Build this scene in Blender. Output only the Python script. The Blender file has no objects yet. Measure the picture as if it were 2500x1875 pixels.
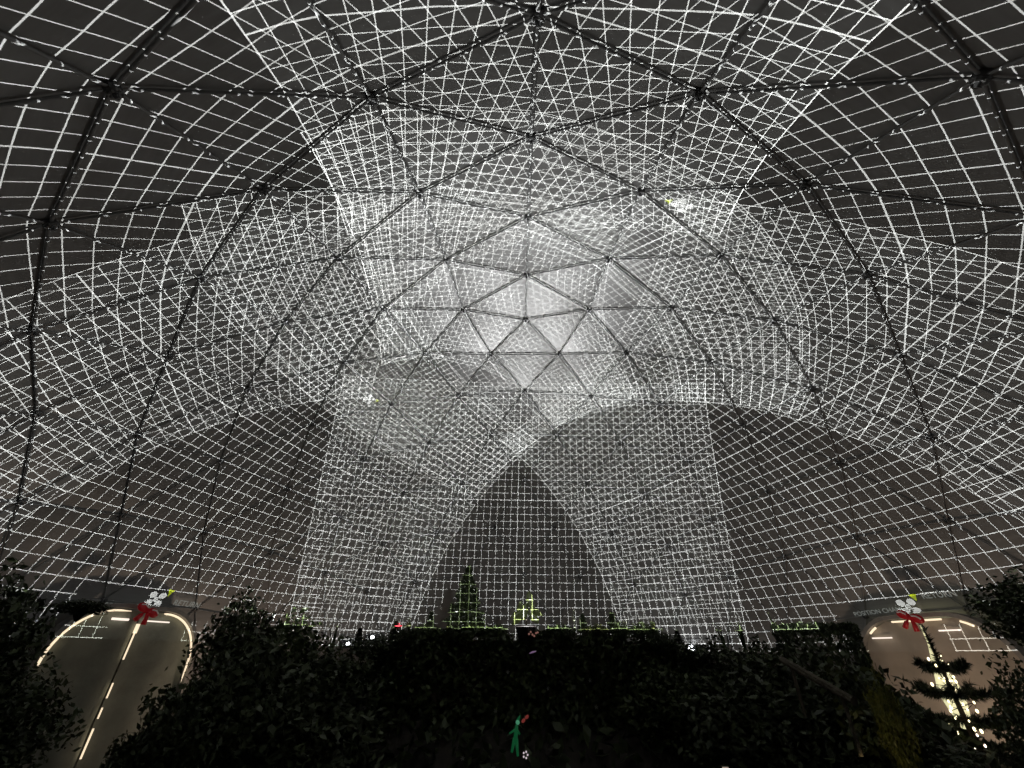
import bpy, math, random
import numpy as np
from mathutils import Vector, Matrix

# ------------------------------------------------------------------ scene basics
SC = bpy.context.scene
COL = SC.collection
R = 20.0                                   # dome radius in metres, sphere centre at the origin
CAM = np.array([-0.0151, -0.8142, 0.2772]) * R
YAW, PITCH, ROLL, FPX = -0.0221, 0.5738, -0.0120, 1021.65

cy_, sy_ = math.cos(YAW), math.sin(YAW)
cp_, sp_ = math.cos(PITCH), math.sin(PITCH)
cr_, sr_ = math.cos(ROLL), math.sin(ROLL)
ux = np.array([cy_, -sy_, 0.0]); uy = np.array([sy_, cy_, 0.0]); uz = np.array([0, 0, 1.0])
fwd = cp_ * uy + sp_ * uz
upv = -sp_ * uy + cp_ * uz
c_right = cr_ * ux - sr_ * upv
c_up = sr_ * ux + cr_ * upv

cam = bpy.data.cameras.new('camera')
cam.sensor_width = 36.0
cam.lens = 36.0 * FPX / 2500.0
cam.clip_start = 0.05
cam.clip_end = 2000
camo = bpy.data.objects.new('camera', cam)
COL.objects.link(camo)
camo.matrix_world = Matrix(((c_right[0], c_up[0], -fwd[0], CAM[0]),
                            (c_right[1], c_up[1], -fwd[1], CAM[1]),
                            (c_right[2], c_up[2], -fwd[2], CAM[2]),
                            (0, 0, 0, 1)))
SC.camera = camo

world = bpy.data.worlds.new('World'); SC.world = world
world.use_nodes = True
wn = world.node_tree
sky = wn.nodes.new('ShaderNodeTexSky'); sky.sky_type = 'NISHITA'; sky.sun_disc = False
sky.sun_elevation = math.radians(-6.0); sky.sun_rotation = math.radians(200)
wn.links.new(sky.outputs[0], wn.nodes['Background'].inputs[0])
wn.nodes['Background'].inputs[1].default_value = 0.05

SC.view_settings.view_transform = 'Standard'
SC.view_settings.look = 'None'
SC.view_settings.gamma = 1.0
SC.view_settings.exposure = 0.0
SC.view_settings.use_curve_mapping = False
SC.cycles.max_bounces = 3
SC.cycles.diffuse_bounces = 1
SC.cycles.glossy_bounces = 1
SC.cycles.sample_clamp_indirect = 0.6
SC.cycles.use_denoising = True
SC.cycles.caustics_reflective = False
SC.cycles.caustics_refractive = False

GRID_POWER = 68000.0     # projector beam
GRID_LEAK = 0.0165         # black level of the projectors
LINE_W = 0.024            # half width of a projected line in grid cells
FLOOD_POWER = 4300.0

# ------------------------------------------------------------------ helpers
def ray(x, y):
    a = (x - 1250.0) / FPX; b = -(y - 937.5) / FPX
    d = fwd + a * c_right + b * c_up
    return d / np.linalg.norm(d)

def at(x, y, dist):
    """point at a given distance from the viewer in a direction read off the photograph"""
    return CAM + ray(x, y) * dist

def pix(p):
    d = np.asarray(p) - CAM
    w = d @ fwd
    return np.array([1250 + FPX * (d @ c_right) / w, 937.5 - FPX * (d @ c_up) / w, w])

def on_sphere(x, y, rr):
    d = ray(x, y); b = CAM @ d
    return CAM + d * (-b + math.sqrt(b * b - CAM @ CAM + rr * rr))

def mesh_of(name, V, F, smooth=False):
    me = bpy.data.meshes.new(name)
    me.from_pydata([tuple(map(float, v)) for v in V], [], [tuple(map(int, f)) for f in F])
    if smooth:
        me.polygons.foreach_set('use_smooth', [True] * len(me.polygons))
    me.update()
    return me

def link(name, me, mat=None, parent=None, mw=None):
    o = bpy.data.objects.new(name, me)
    COL.objects.link(o)
    if mat is not None and me is not None and not me.materials:
        me.materials.append(mat)
    if parent is not None:
        o.parent = parent
    if mw is not None:
        o.matrix_local = mw
    return o

def tag(o, label=None, cat=None, group=None, kind=None):
    if label: o['label'] = label
    if cat: o['category'] = cat
    if group: o['group'] = group
    if kind: o['kind'] = kind
    return o

def thing(name, loc, label, cat, group=None, rot=None):
    o = bpy.data.objects.new(name, None)
    COL.objects.link(o)
    o.empty_display_size = 0.2
    o.location = tuple(map(float, loc))
    if rot is not None: o.rotation_euler = rot
    return tag(o, label, cat, group)

class MB:
    """collects simple solids into one mesh"""
    def __init__(self): self.V = []; self.F = []
    def add(self, V, F):
        n = len(self.V); self.V += [tuple(v) for v in V]; self.F += [tuple(i + n for i in f) for f in F]
        return self
    def box(self, c, s, rz=0.0):
        c = np.array(c, float); s = np.array(s, float) / 2
        V = []
        for z in (-1, 1):
            for x, y in ((-1, -1), (1, -1), (1, 1), (-1, 1)):
                X, Y = x * s[0], y * s[1]
                V.append((c[0] + X * math.cos(rz) - Y * math.sin(rz), c[1] + X * math.sin(rz) + Y * math.cos(rz), c[2] + z * s[2]))
        return self.add(V, [(3, 2, 1, 0), (4, 5, 6, 7), (0, 1, 5, 4), (1, 2, 6, 5), (2, 3, 7, 6), (3, 0, 4, 7)])
    def tube(self, pts, rad, n=8, cap=True):
        pts = [np.array(p, float) for p in pts]
        if not hasattr(rad, '__len__'): rad = [rad] * len(pts)
        V = []; F = []
        for k, p in enumerate(pts):
            d = pts[min(k + 1, len(pts) - 1)] - pts[max(k - 1, 0)]
            d = d / (np.linalg.norm(d) + 1e-9)
            a = np.cross(d, (0, 0, 1.0) if abs(d[2]) < .9 else (1.0, 0, 0)); a /= np.linalg.norm(a)
            b = np.cross(d, a)
            for q in range(n):
                t = 2 * math.pi * q / n
                V.append(p + rad[k] * (math.cos(t) * a + math.sin(t) * b))
        for k in range(len(pts) - 1):
            for q in range(n):
                F.append((k * n + q, k * n + (q + 1) % n, (k + 1) * n + (q + 1) % n, (k + 1) * n + q))
        if cap:
            F.append(tuple(range(n))[::-1]); F.append(tuple((len(pts) - 1) * n + q for q in range(n)))
        return self.add(V, F)
    def ball(self, c, r, n=8, m=5):
        c = np.array(c, float)
        if not hasattr(r, '__len__'): r = (r, r, r)
        V = [(c[0], c[1], c[2] - r[2])]
        for k in range(1, m):
            ph = -math.pi / 2 + math.pi * k / m
            for q in range(n):
                t = 2 * math.pi * q / n
                V.append((c[0] + r[0] * math.cos(ph) * math.cos(t), c[1] + r[1] * math.cos(ph) * math.sin(t), c[2] + r[2] * math.sin(ph)))
        V.append((c[0], c[1], c[2] + r[2]))
        F = [(0, 1 + (q + 1) % n, 1 + q) for q in range(n)]
        for k in range(m - 2):
            for q in range(n):
                F.append((1 + k * n + q, 1 + k * n + (q + 1) % n, 1 + (k + 1) * n + (q + 1) % n, 1 + (k + 1) * n + q))
        e = len(V) - 1
        F += [(1 + (m - 2) * n + q, 1 + (m - 2) * n + (q + 1) % n, e) for q in range(n)]
        return self.add(V, F)
    def mesh(self, name, smooth=False): return mesh_of(name, self.V, self.F, smooth)
    def build(self, name, mat, parent=None, smooth=False, mw=None): return link(name, self.mesh(name, smooth), mat, parent, mw)

# ------------------------------------------------------------------ materials
def principled(name, col, rough=0.5, metal=0.0, spec=0.5, vary=0.0, scale=6.0, bump=0.0, bscale=40.0, emit=None, estr=0.0, sub=None):
    m = bpy.data.materials.new(name); m.use_nodes = True
    nt = m.node_tree; b = nt.nodes['Principled BSDF']
    b.inputs['Base Color'].default_value = (*col, 1)
    b.inputs['Roughness'].default_value = rough
    b.inputs['Metallic'].default_value = metal
    b.inputs['Specular IOR Level'].default_value = spec
    tc = nt.nodes.new('ShaderNodeTexCoord')
    if vary > 0:
        no = nt.nodes.new('ShaderNodeTexNoise'); no.inputs['Scale'].default_value = scale; no.inputs['Detail'].default_value = 5
        nt.links.new(tc.outputs['Object'], no.inputs['Vector'])
        r = nt.nodes.new('ShaderNodeValToRGB')
        r.color_ramp.elements[0].position = .3; r.color_ramp.elements[1].position = .7
        r.color_ramp.elements[0].color = (*[c * (1 - vary) for c in col], 1)
        r.color_ramp.elements[1].color = (*[min(1, c * (1 + vary)) for c in col], 1)
        nt.links.new(no.outputs['Fac'], r.inputs['Fac']); nt.links.new(r.outputs[0], b.inputs['Base Color'])
    if bump > 0:
        n2 = nt.nodes.new('ShaderNodeTexNoise'); n2.inputs['Scale'].default_value = bscale; n2.inputs['Detail'].default_value = 4
        nt.links.new(tc.outputs['Object'], n2.inputs['Vector'])
        bp = nt.nodes.new('ShaderNodeBump'); bp.inputs['Strength'].default_value = bump; bp.inputs['Distance'].default_value = .05
        nt.links.new(n2.outputs['Fac'], bp.inputs['Height']); nt.links.new(bp.outputs[0], b.inputs['Normal'])
    if emit:
        b.inputs['Emission Color'].default_value = (*emit, 1); b.inputs['Emission Strength'].default_value = estr
    return m

def fabric_material():
    m = principled('dome_fabric', (.5, .5, .5), rough=.25, spec=.6)
    nt = m.node_tree; b = nt.nodes['Principled BSDF']
    ge = nt.nodes.new('ShaderNodeNewGeometry')
    mp = nt.nodes.new('ShaderNodeMapping'); mp.inputs['Scale'].default_value = (.6, .6, 7.0)
    nt.links.new(ge.outputs['Position'], mp.inputs['Vector'])
    n1 = nt.nodes.new('ShaderNodeTexNoise'); n1.inputs['Scale'].default_value = 1.2; n1.inputs['Detail'].default_value = 2; n1.inputs['Roughness'].default_value = .7
    nt.links.new(mp.outputs[0], n1.inputs['Vector'])
    n2 = nt.nodes.new('ShaderNodeTexNoise'); n2.inputs['Scale'].default_value = .35; n2.inputs['Detail'].default_value = 1
    nt.links.new(ge.outputs['Position'], n2.inputs['Vector'])
    ad = nt.nodes.new('ShaderNodeMath'); ad.operation = 'ADD'
    nt.links.new(n1.outputs['Fac'], ad.inputs[0]); nt.links.new(n2.outputs['Fac'], ad.inputs[1])
    r = nt.nodes.new('ShaderNodeValToRGB')
    r.color_ramp.elements[0].position = .35; r.color_ramp.elements[0].color = (.40, .39, .385, 1)
    r.color_ramp.elements[1].position = .68; r.color_ramp.elements[1].color = (.56, .56, .56, 1)
    hf = nt.nodes.new('ShaderNodeMath'); hf.operation = 'MULTIPLY'; hf.inputs[1].default_value = .5
    nt.links.new(ad.outputs[0], hf.inputs[0]); nt.links.new(hf.outputs[0], r.inputs['Fac'])
    nt.links.new(r.outputs[0], b.inputs['Base Color'])
    rr = nt.nodes.new('ShaderNodeMapRange'); rr.inputs['To Min'].default_value = .30; rr.inputs['To Max'].default_value = .40
    nt.links.new(n1.outputs['Fac'], rr.inputs['Value']); nt.links.new(rr.outputs[0], b.inputs['Roughness'])
    return m

M = {}
M['fabric'] = fabric_material()
M['steel'] = principled('painted_steel', (.44, .44, .445), rough=.45, metal=.1, vary=.25, scale=9)
M['hub'] = principled('cast_hub', (.2, .2, .205), rough=.42, metal=.4, vary=.2, scale=14)
M['bolt'] = principled('bolt_zinc', (.5, .5, .5), rough=.3, metal=.9)
M['soil'] = principled('dark_soil', (.03, .025, .02), rough=.95, vary=.4, scale=3, bump=.6, bscale=7)
M['gravel'] = principled('gravel_ground', (.11, .10, .09), rough=.95, vary=.3, scale=2, bump=.5, bscale=20)
M['bark'] = principled('bark', (.05, .038, .028), rough=.9, vary=.4, scale=12, bump=.6, bscale=30)
M['black'] = principled('black_housing', (.02, .02, .022), rough=.45, spec=.5)
M['mast'] = principled('grey_mast', (.2, .2, .21), rough=.4, metal=.7, vary=.2, scale=8)
M['pot'] = principled('dark_pot', (.035, .03, .03), rough=.5, vary=.3, scale=8)
M['lens'] = principled('lit_lens', (.8, .8, .8), rough=.2, emit=(.95, .98, 1.0), estr=20)
M['led'] = principled('warm_led_strip', (.9, .85, .7), rough=.4, emit=(1.0, .80, .55), estr=1.1)
M['led_pink'] = principled('pale_tube_light', (.9, .85, .8), rough=.4, emit=(1.0, .86, .74), estr=1.1)
M['curtain_grey'] = principled('grey_curtain', (.34, .365, .31), rough=.8, vary=.16, scale=1.5, bump=.25, bscale=5)
M['curtain_tan'] = principled('tan_curtain', (.52, .47, .40), rough=.8, vary=.12, scale=1.5, bump=.25, bscale=5)
M['frame'] = principled('portal_frame', (.40, .385, .365), rough=.6, vary=.2, scale=5)
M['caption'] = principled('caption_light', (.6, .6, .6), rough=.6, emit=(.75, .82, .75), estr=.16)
M['red'] = principled('red_satin', (.45, .012, .02), rough=.45, emit=(.8, .02, .03), estr=.05)  # slight glow put into the bow satin and trim, which are no lamps
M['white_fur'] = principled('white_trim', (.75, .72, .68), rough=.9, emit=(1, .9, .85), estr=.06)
M['cream'] = principled('lit_vestibule', (.75, .72, .5), rough=.8, emit=(.95, .92, .55), estr=.75)
M['wood'] = principled('grey_timber', (.09, .075, .05), rough=.8, vary=.35, scale=6, bump=.4, bscale=25)

def leaf_material(name, c1, c2, rough=.45, scale=3.0):
    m = principled(name, c1, rough=rough, spec=.5)
    nt = m.node_tree; b = nt.nodes['Principled BSDF']
    oi = nt.nodes.new('ShaderNodeNewGeometry')
    r = nt.nodes.new('ShaderNodeValToRGB')
    r.color_ramp.elements[0].color = (*c1, 1); r.color_ramp.elements[1].color = (*c2, 1)
    nt.links.new(oi.outputs['Random Per Island'], r.inputs['Fac'])
    nt.links.new(r.outputs[0], b.inputs['Base Color'])
    return m
M['leaf_dark'] = leaf_material('leaf_dark', (.036, .05, .022), (.085, .11, .045))
M['leaf_mid'] = leaf_material('leaf_mid', (.04, .058, .02), (.09, .12, .04))
M['leaf_olive'] = leaf_material('leaf_olive', (.04, .05, .014), (.08, .09, .022))
M['leaf_yellow'] = leaf_material('leaf_yellow', (.09, .11, .02), (.20, .21, .045))
M['leaf_pale'] = leaf_material('leaf_pale', (.08, .10, .035), (.14, .16, .06))
M['needle'] = leaf_material('needle_dark', (.018, .027, .014), (.04, .055, .024))
M['needle_green'] = leaf_material('needle_green', (.018, .026, .010), (.034, .044, .016))
M['flower_red'] = leaf_material('flower_red', (.30, .01, .02), (.5, .03, .05))
M['flower_white'] = leaf_material('flower_white', (.55, .55, .52), (.8, .78, .75))

# ------------------------------------------------------------------ ground and hill (setting)
def disc(name, rad, z, n, mat, rings=3):
    V = [(0, 0, z)]; F = []
    for k in range(1, rings + 1):
        for q in range(n):
            t = 2 * math.pi * q / n; rr = rad * (k / rings) ** 2
            V.append((rr * math.cos(t), rr * math.sin(t), z))
    for q in range(n): F.append((0, 1 + q, 1 + (q + 1) % n))
    for k in range(rings - 1):
        for q in range(n):
            a = 1 + k * n + q; b = 1 + k * n + (q + 1) % n
            F.append((a, a + n, b + n, b))
    return tag(link(name, mesh_of(name, V, F), mat), kind='structure')
disc('ground', 700, 0.0, 64, M['gravel'], 5)

rng = np.random.default_rng(7)
def hill_h(x, y):
    # a steep planted mound, flat on top
    dx = abs(x - 0.6) / 11.5; dy = abs(y + 1.5) / 8.2
    q = (dx ** 4 + dy ** 4) ** .25
    h = 5.05 / (1 + math.exp((q - .86) * 13))
    h += .16 * math.sin(1.3 * x + .7) * math.cos(1.1 * y) * min(1, h / 3)
    return h
NX, NY = 66, 56
V = []; F = []
for j in range(NY):
    for i in range(NX):
        x = -15 + 31.0 * i / (NX - 1); y = -12.2 + 21.5 * j / (NY - 1)
        V.append((x, y, hill_h(x, y) - .05 + .08 * rng.normal() * (1 if hill_h(x, y) > .4 else 0)))
for j in range(NY - 1):
    for i in range(NX - 1):
        a = j * NX + i; F.append((a, a + 1, a + NX + 1, a + NX))
tag(link('hill', mesh_of('hill', V, F, True), M['soil']), kind='structure')

# ------------------------------------------------------------------ geodesic dome (6-frequency icosahedral)
FQ = 6
T = math.atan(2.0)
AP = np.array([0, 0, 1.0])
VU = []; VL = []
for s in range(5):
    a = -math.pi / 2 - s * 2 * math.pi / 5
    VU.append(np.array([math.cos(a) * math.sin(T), math.sin(a) * math.sin(T), math.cos(T)]))
    a = -math.pi / 2 - (s + .5) * 2 * math.pi / 5
    VL.append(np.array([math.cos(a) * math.sin(T), math.sin(a) * math.sin(T), -math.cos(T)]))
NODES = []; NKEY = {}
def node_id(p):
    p = p / np.linalg.norm(p); k = tuple(np.round(p, 4) + 0.0)
    if k not in NKEY:
        NKEY[k] = len(NODES); NODES.append(p)
    return NKEY[k]
TRI = []
def subdivide(A, B, C):
    ids = {}
    for i in range(FQ + 1):
        for j in range(FQ + 1 - i):
            ids[i, j] = node_id(A * (FQ - i - j) + B * i + C * j)
    for i in range(FQ):
        for j in range(FQ - i):
            TRI.append((ids[i, j], ids[i + 1, j], ids[i, j + 1]))
            if i + j < FQ - 1:
                TRI.append((ids[i + 1, j], ids[i + 1, j + 1], ids[i, j + 1]))
for s in range(5):
    subdivide(AP, VU[s], VU[(s + 1) % 5])
    subdivide(VL[s], VU[(s + 1) % 5], VU[s])
    subdivide(VU[(s + 1) % 5], VL[s], VL[(s + 1) % 5])
NODES = np.array(NODES)
TRI = [t for t in TRI if NODES[list(t)][:, 2].max() > 0.02]

dome = thing('geodesic_dome', (0, 0, 0), 'huge grey fabric geodesic dome with dark steel triangle framework covered in projected grid lines', 'dome')

RF = R * 1.0036                                # fabric is stretched just outside the tubes
def screen_size(P):
    P = [pix(p) for p in P]
    if any(p[2] < .3 for p in P): 
        if all(p[2] < .3 for p in P): return 0
        P = [p for p in P if p[2] >= .3]
    x = [p[0] for p in P]; y = [p[1] for p in P]
    if max(x) < -60 or min(x) > 2560 or max(y) < -60 or min(y) > 1640: return 0
    return math.hypot(max(x) - min(x), max(y) - min(y)) + 1

def wave(p):
    return (math.sin(p[0] * 3.1 + 1.3 * p[1]) + math.sin(p[1] * 2.7 - 2.2 * p[2] + 1) + math.sin(p[2] * 3.7 + 1.9 * p[0] + 2)) / 3

NSEG = 6
def panel_geom(t):
    A, B, C = (NODES[i] * RF for i in t)
    nrm = np.cross(B - A, C - A); nrm /= np.linalg.norm(nrm)
    ctr = (A + B + C) / 3
    if nrm @ ctr < 0: B, C = C, B; nrm = -nrm
    V = []; F = []; idx = {}
    for i in range(NSEG + 1):
        for j in range(NSEG + 1 - i):
            a, b, c = (NSEG - i - j) / NSEG, i / NSEG, j / NSEG
            p = A * a + B * b + C * c
            edge = 27 * a * b * c
            e2 = min(a, b, c)
            # taut in the middle, a little loose along the tubes
            off = .010 * edge + .014 * wave(p) * (1.0 if 0 < e2 < .2 else .12) * (0 if e2 == 0 else 1)
            idx[i, j] = len(V); V.append(p + nrm * off)
    for i in range(NSEG):
        for j in range(NSEG - i):
            F.append((idx[i, j], idx[i, j + 1], idx[i + 1, j]))
            if i + j < NSEG - 1: F.append((idx[i + 1, j], idx[i, j + 1], idx[i + 1, j + 1]))
    return V, F

sized = sorted(((screen_size([NODES[i] * R for i in t]), t) for t in TRI), key=lambda q: -q[0])
vis = [t for s, t in sized if s > 0][:300]
rest = [t for t in TRI if t not in set(vis)]
for t in vis:
    V, F = panel_geom(t)
    link('panel', mesh_of('panel', V, F, True), M['fabric'], dome)
mb = MB()
for t in rest: mb.add(*panel_geom(t))
tag(mb.build('panel_remainder', M['fabric'], dome, True), kind='stuff')

EDGES = set()
for t in TRI:
    for a, b in ((0, 1), (1, 2), (2, 0)):
        EDGES.add((min(t[a], t[b]), max(t[a], t[b])))
RT = .032
def strut_mesh():
    mb = MB(); n = 10
    # unit tube along z, squeezed flat towards both bolted ends
    prof = [(0.0, .45, 1.15), (.035, .5, 1.1), (.06, 1, 1), (.94, 1, 1), (.965, .5, 1.1), (1.0, .45, 1.15)]
    V = []; F = []
    for z, sx, sy in prof:
        for q in range(n):
            a = 2 * math.pi * q / n
            V.append((RT * sx * math.cos(a), RT * sy * math.sin(a), z))
    for k in range(len(prof) - 1):
        for q in range(n):
            F.append((k * n + q, k * n + (q + 1) % n, (k + 1) * n + (q + 1) % n, (k + 1) * n + q))
    F.append(tuple(range(n))[::-1]); F.append(tuple((len(prof) - 1) * n + q for q in range(n)))
    return mb.add(V, F).mesh('strut', True)
SM = strut_mesh(); SM.materials.append(M['steel'])
def strut_matrix(e):
    A, B = NODES[e[0]] * R, NODES[e[1]] * R
    d = B - A; L = np.linalg.norm(d); d /= L
    A = A + d * .12; L -= .24
    x = (A + B) / 2; x = x - d * (x @ d); x /= np.linalg.norm(x)
    y = np.cross(d, x)
    return Matrix(((x[0], y[0], d[0] * L, A[0]), (x[1], y[1], d[1] * L, A[1]), (x[2], y[2], d[2] * L, A[2]), (0, 0, 0, 1)))
esz = sorted(((screen_size([NODES[i] * R for i in e]), e) for e in EDGES), key=lambda q: -q[0])
evis = [e for s, e in esz if s > 0][:300]
erest = EDGES - set(evis)
for e in evis: link('strut', SM, None, dome, strut_matrix(e))
mb = MB(); sv = np.array([v.co[:] for v in SM.vertices]); sf = [tuple(p.vertices) for p in SM.polygons]
for e in erest:
    mw = np.array(strut_matrix(e)); mb.add(sv @ mw[:3, :3].T + mw[:3, 3], sf)
tag(mb.build('strut_remainder', M['steel'], dome, True), kind='stuff')

def hub_mesh():
    mb = MB()
    mb.tube([(0, 0, -.085), (0, 0, -.06), (0, 0, .05), (0, 0, .07)], [.10, .13, .13, .11], 12)
    mb.tube([(0, 0, -.16), (0, 0, -.08)], [.035, .05], 6)
    return mb.mesh('hub')
HM = hub_mesh(); HM.materials.append(M['hub'])
BMM = MB().tube([(0, 0, -.11), (0, 0, -.08)], .02, 6).mesh('bolt'); BMM.materials.append(M['bolt'])
used = sorted({i for t in TRI for i in t})
nhub = 0; mb = MB(); hv = np.array([v.co[:] for v in HM.vertices]); hf = [tuple(p.vertices) for p in HM.polygons]
for i in used:
    z = NODES[i]; x = np.cross(z, (0.3, 1, 0.1)); x /= np.linalg.norm(x); y = np.cross(z, x); p = z * R
    mw = Matrix(((x[0], y[0], z[0], p[0]), (x[1], y[1], z[1], p[1]), (x[2], y[2], z[2], p[2]), (0, 0, 0, 1)))
    q = pix(p)
    if q[2] > .3 and -80 < q[0] < 2580 and -80 < q[1] < 1640 and nhub < 300:
        nhub += 1; h = link('hub', HM, None, dome, mw)
        if q[2] < 10:
            for k in range(6): link('bolt', BMM, None, h).location = (.1 * math.cos(k * math.pi / 3), .1 * math.sin(k * math.pi / 3), 0)
    else:
        m4 = np.array(mw); mb.add(hv @ m4[:3, :3].T + m4[:3, 3], hf)
if mb.V: tag(mb.build('hub_remainder', M['hub'], dome), kind='stuff')

# ------------------------------------------------------------------ projectors: real beams that carry the calibration grid
def grid_light(parent, P, Fv, Rv, Uv, th, sh, osd):
    L = bpy.data.lights.new('projector_beam', 'SPOT')
    L.energy = GRID_POWER; L.spot_size = math.radians(70); L.spot_blend = 0.0; L.shadow_soft_size = 0.0
    L.color = (1.0, 1.0, 1.0)
    o = bpy.data.objects.new('projector_beam', L); COL.objects.link(o)
    z = -(Fv + Uv * th * sh / 30); z = z / np.linalg.norm(z); y = np.cross(z, Rv)
    o.parent = parent
    o.matrix_world = Matrix(((Rv[0], y[0], z[0], P[0]), (Rv[1], y[1], z[1], P[1]), (Rv[2], y[2], z[2], P[2]), (0, 0, 0, 1)))
    L.use_nodes = True
    nt = L.node_tree; N = nt.nodes; em = N['Emission']
    ge = N.new('ShaderNodeNewGeometry')
    def link_(a, b): nt.links.new(a, b)
    def val(x, sock):
        if isinstance(x, (int, float)): sock.default_value = x
        else: link_(x, sock)
    def mth(op, a, b=None, c=None):
        n = N.new('ShaderNodeMath'); n.operation = op
        val(a, n.inputs[0])
        if b is not None: val(b, n.inputs[1])
        if c is not None: val(c, n.inputs[2])
        return n.outputs[0]
    def dot(v):
        n = N.new('ShaderNodeVectorMath'); n.operation = 'DOT_PRODUCT'
        link_(ge.outputs['Incoming'], n.inputs[0]); n.inputs[1].default_value = tuple(map(float, v))
        return n.outputs['Value']
    f = dot(Fv)
    u = mth('MULTIPLY', mth('DIVIDE', dot(Rv), f), 30.0 / th)
    v = mth('SUBTRACT', mth('MULTIPLY', mth('DIVIDE', dot(Uv), f), 30.0 / th), sh)
    def soft(d, w):          # 1 where d < w, with a soft shoulder
        n = N.new('ShaderNodeMapRange'); n.interpolation_type = 'SMOOTHSTEP'
        link_(d, n.inputs['Value'])
        n.inputs['From Min'].default_value = w * 1.35; n.inputs['From Max'].default_value = w * .65
        return n.outputs[0]
    au = mth('ABSOLUTE', u); av = mth('ABSOLUTE', v)
    lu = soft(mth('PINGPONG', u, .5), LINE_W)
    lv = soft(mth('PINGPONG', v, .5), LINE_W)
    lb = mth('MAXIMUM', soft(au, LINE_W * 1.7), soft(av, LINE_W * 1.7))
    le = mth('MAXIMUM', soft(mth('ABSOLUTE', mth('SUBTRACT', au, 29.95)), LINE_W), soft(mth('ABSOLUTE', mth('SUBTRACT', av, 18.7)), LINE_W))
    g = mth('MAXIMUM', mth('MAXIMUM', lu, lv), mth('MAXIMUM', lb, le))
    inside = mth('MULTIPLY', mth('LESS_THAN', au, 30.0), mth('LESS_THAN', av, 18.75))
    # on-screen menu: five ovals, a yellow arrow, blank patch behind it
    def oval(cx, cy, rx, ry):
        a = mth('MULTIPLY', mth('SUBTRACT', u, cx), 1 / rx); b = mth('MULTIPLY', mth('SUBTRACT', v, cy), 1 / ry)
        return mth('LESS_THAN', mth('MULTIPLY_ADD', a, a, mth('MULTIPLY', b, b)), 1.0)
    def arrow(cx, cy, s):
        a = mth('ABSOLUTE', mth('SUBTRACT', u, cx)); b = mth('SUBTRACT', v, cy)
        return mth('MULTIPLY', mth('LESS_THAN', a, mth('MULTIPLY', mth('ADD', b, s), .55)), mth('LESS_THAN', b, s))
    ar = None
    if 'low' in osd:
        blank = mth('MULTIPLY', mth('LESS_THAN', mth('ABSOLUTE', mth('SUBTRACT', u, .4)), 6.1), mth('LESS_THAN', mth('ABSOLUTE', mth('SUBTRACT', v, -16.1)), 1.0))
        blank = mth('MAXIMUM', blank, mth('MULTIPLY', mth('LESS_THAN', mth('ABSOLUTE', mth('SUBTRACT', u, -.2)), 3.1), mth('LESS_THAN', v, -16.5)))
        g = mth('MULTIPLY', g, mth('SUBTRACT', 1.0, blank))
    for key, cx, cy, ax, ay in (('low', .3, -15.75, 1.15, -15.2), ('high', 2.45, 8.6, 3.45, 8.9)):
        if key not in osd: continue
        for ox, oy, rx, ry in ((0, 0, .19, .2), (-.4, .3, .3, .24), (.4, .3, .3, .24), (-.4, -.3, .3, .24), (.4, -.3, .3, .24)):
            g = mth('MULTIPLY_ADD', oval(cx + ox, cy + oy, rx, ry), .8, g)
        q = arrow(ax, ay, .26); ar = q if ar is None else mth('MAXIMUM', ar, q)
    if ar is not None: g = mth('MULTIPLY_ADD', ar, .55, g)
    g = mth('ADD', g, GRID_LEAK)
    g = mth('MULTIPLY', g, inside)
    if ar is not None:
        mx = N.new('ShaderNodeMix'); mx.data_type = 'RGBA'
        link_(ar, mx.inputs['Factor']); mx.inputs['A'].default_value = (.97, 1.0, .965, 1); mx.inputs['B'].default_value = (.75, .95, .02, 1)
        link_(mx.outputs['Result'], em.inputs['Color'])
    else: em.inputs['Color'].default_value = (.97, 1.0, .965, 1)
    link_(g, em.inputs['Strength'])
    return o

# azimuth aimed at, pitch, half-width tangent, azimuth trim, lens shift in rows, lens offset (sideways, up), menu shown
PROJ = [(0, .0809, .4423, -.0327, 13.02, 0, 0, ()), (72, -.0135, .4739, -.0088, 19.30, 0, 0, ('low',)), (-72, .0291, .4508, -.0122, 16.66, 0, 0, ('low', 'high')),
        (-144, .026, .448, -.0208, 17.27, 0, 0, ()), (144, .026, .448, -.0208, 17.27, 0, 0, ('high',)),
        (144, .0238, .4447, .0362, 41.17, -1.5, .4, ()), (-72, -.0509, .4857, -.0932, 43.35, 1.5, .4, ())]
BASE_TRIM = {0: -.0327, 72: -.0088, -72: -.0122, -144: -.0208, 144: -.0208}
PLAB = ['black projector on a mast behind the viewing spot aimed at the far wall',
        'black projector on a mast at the left rim aimed across at the right archway wall',
        'black projector on a mast at the right rim aimed across at the left archway wall',
        'black projector with glaring white lens showing beyond the hill right of its middle',
        'black boxy projector with lit lens beyond the hill, leftmost of the pair there',
        'black boxy projector with lit lens beyond the hill, rightmost of the pair there',
        'second black projector at the right rim, aimed up at the apex']
BODY = MB()
BODY.box((0, 0, 0), (1.0, .9, .34)); BODY.box((0, -.02, .19), (.8, .7, .05))
for k in range(6): BODY.box((-.35 + .14 * k, -.455, -.02), (.05, .02, .2))
BODYM = BODY.mesh('body'); BODYM.materials.append(M['black'])
BAR = MB(); BAR.tube([(.12, .42, .02), (.12, .62, .02)], [.13, .15], 14)
BARM = BAR.mesh('lens_barrel'); BARM.materials.append(M['black'])
LEN = MB(); LEN.tube([(.12, .615, .02), (.12, .628, .02)], .105, 14)
LENM = LEN.mesh('lens'); LENM.materials.append(M['lens'])
MAST = MB()
for sx, sy in ((-.3, -.3), (.3, -.3), (.3, .3), (-.3, .3)): MAST.tube([(sx, sy, -6), (sx, sy, -.22)], .03, 6)
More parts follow.
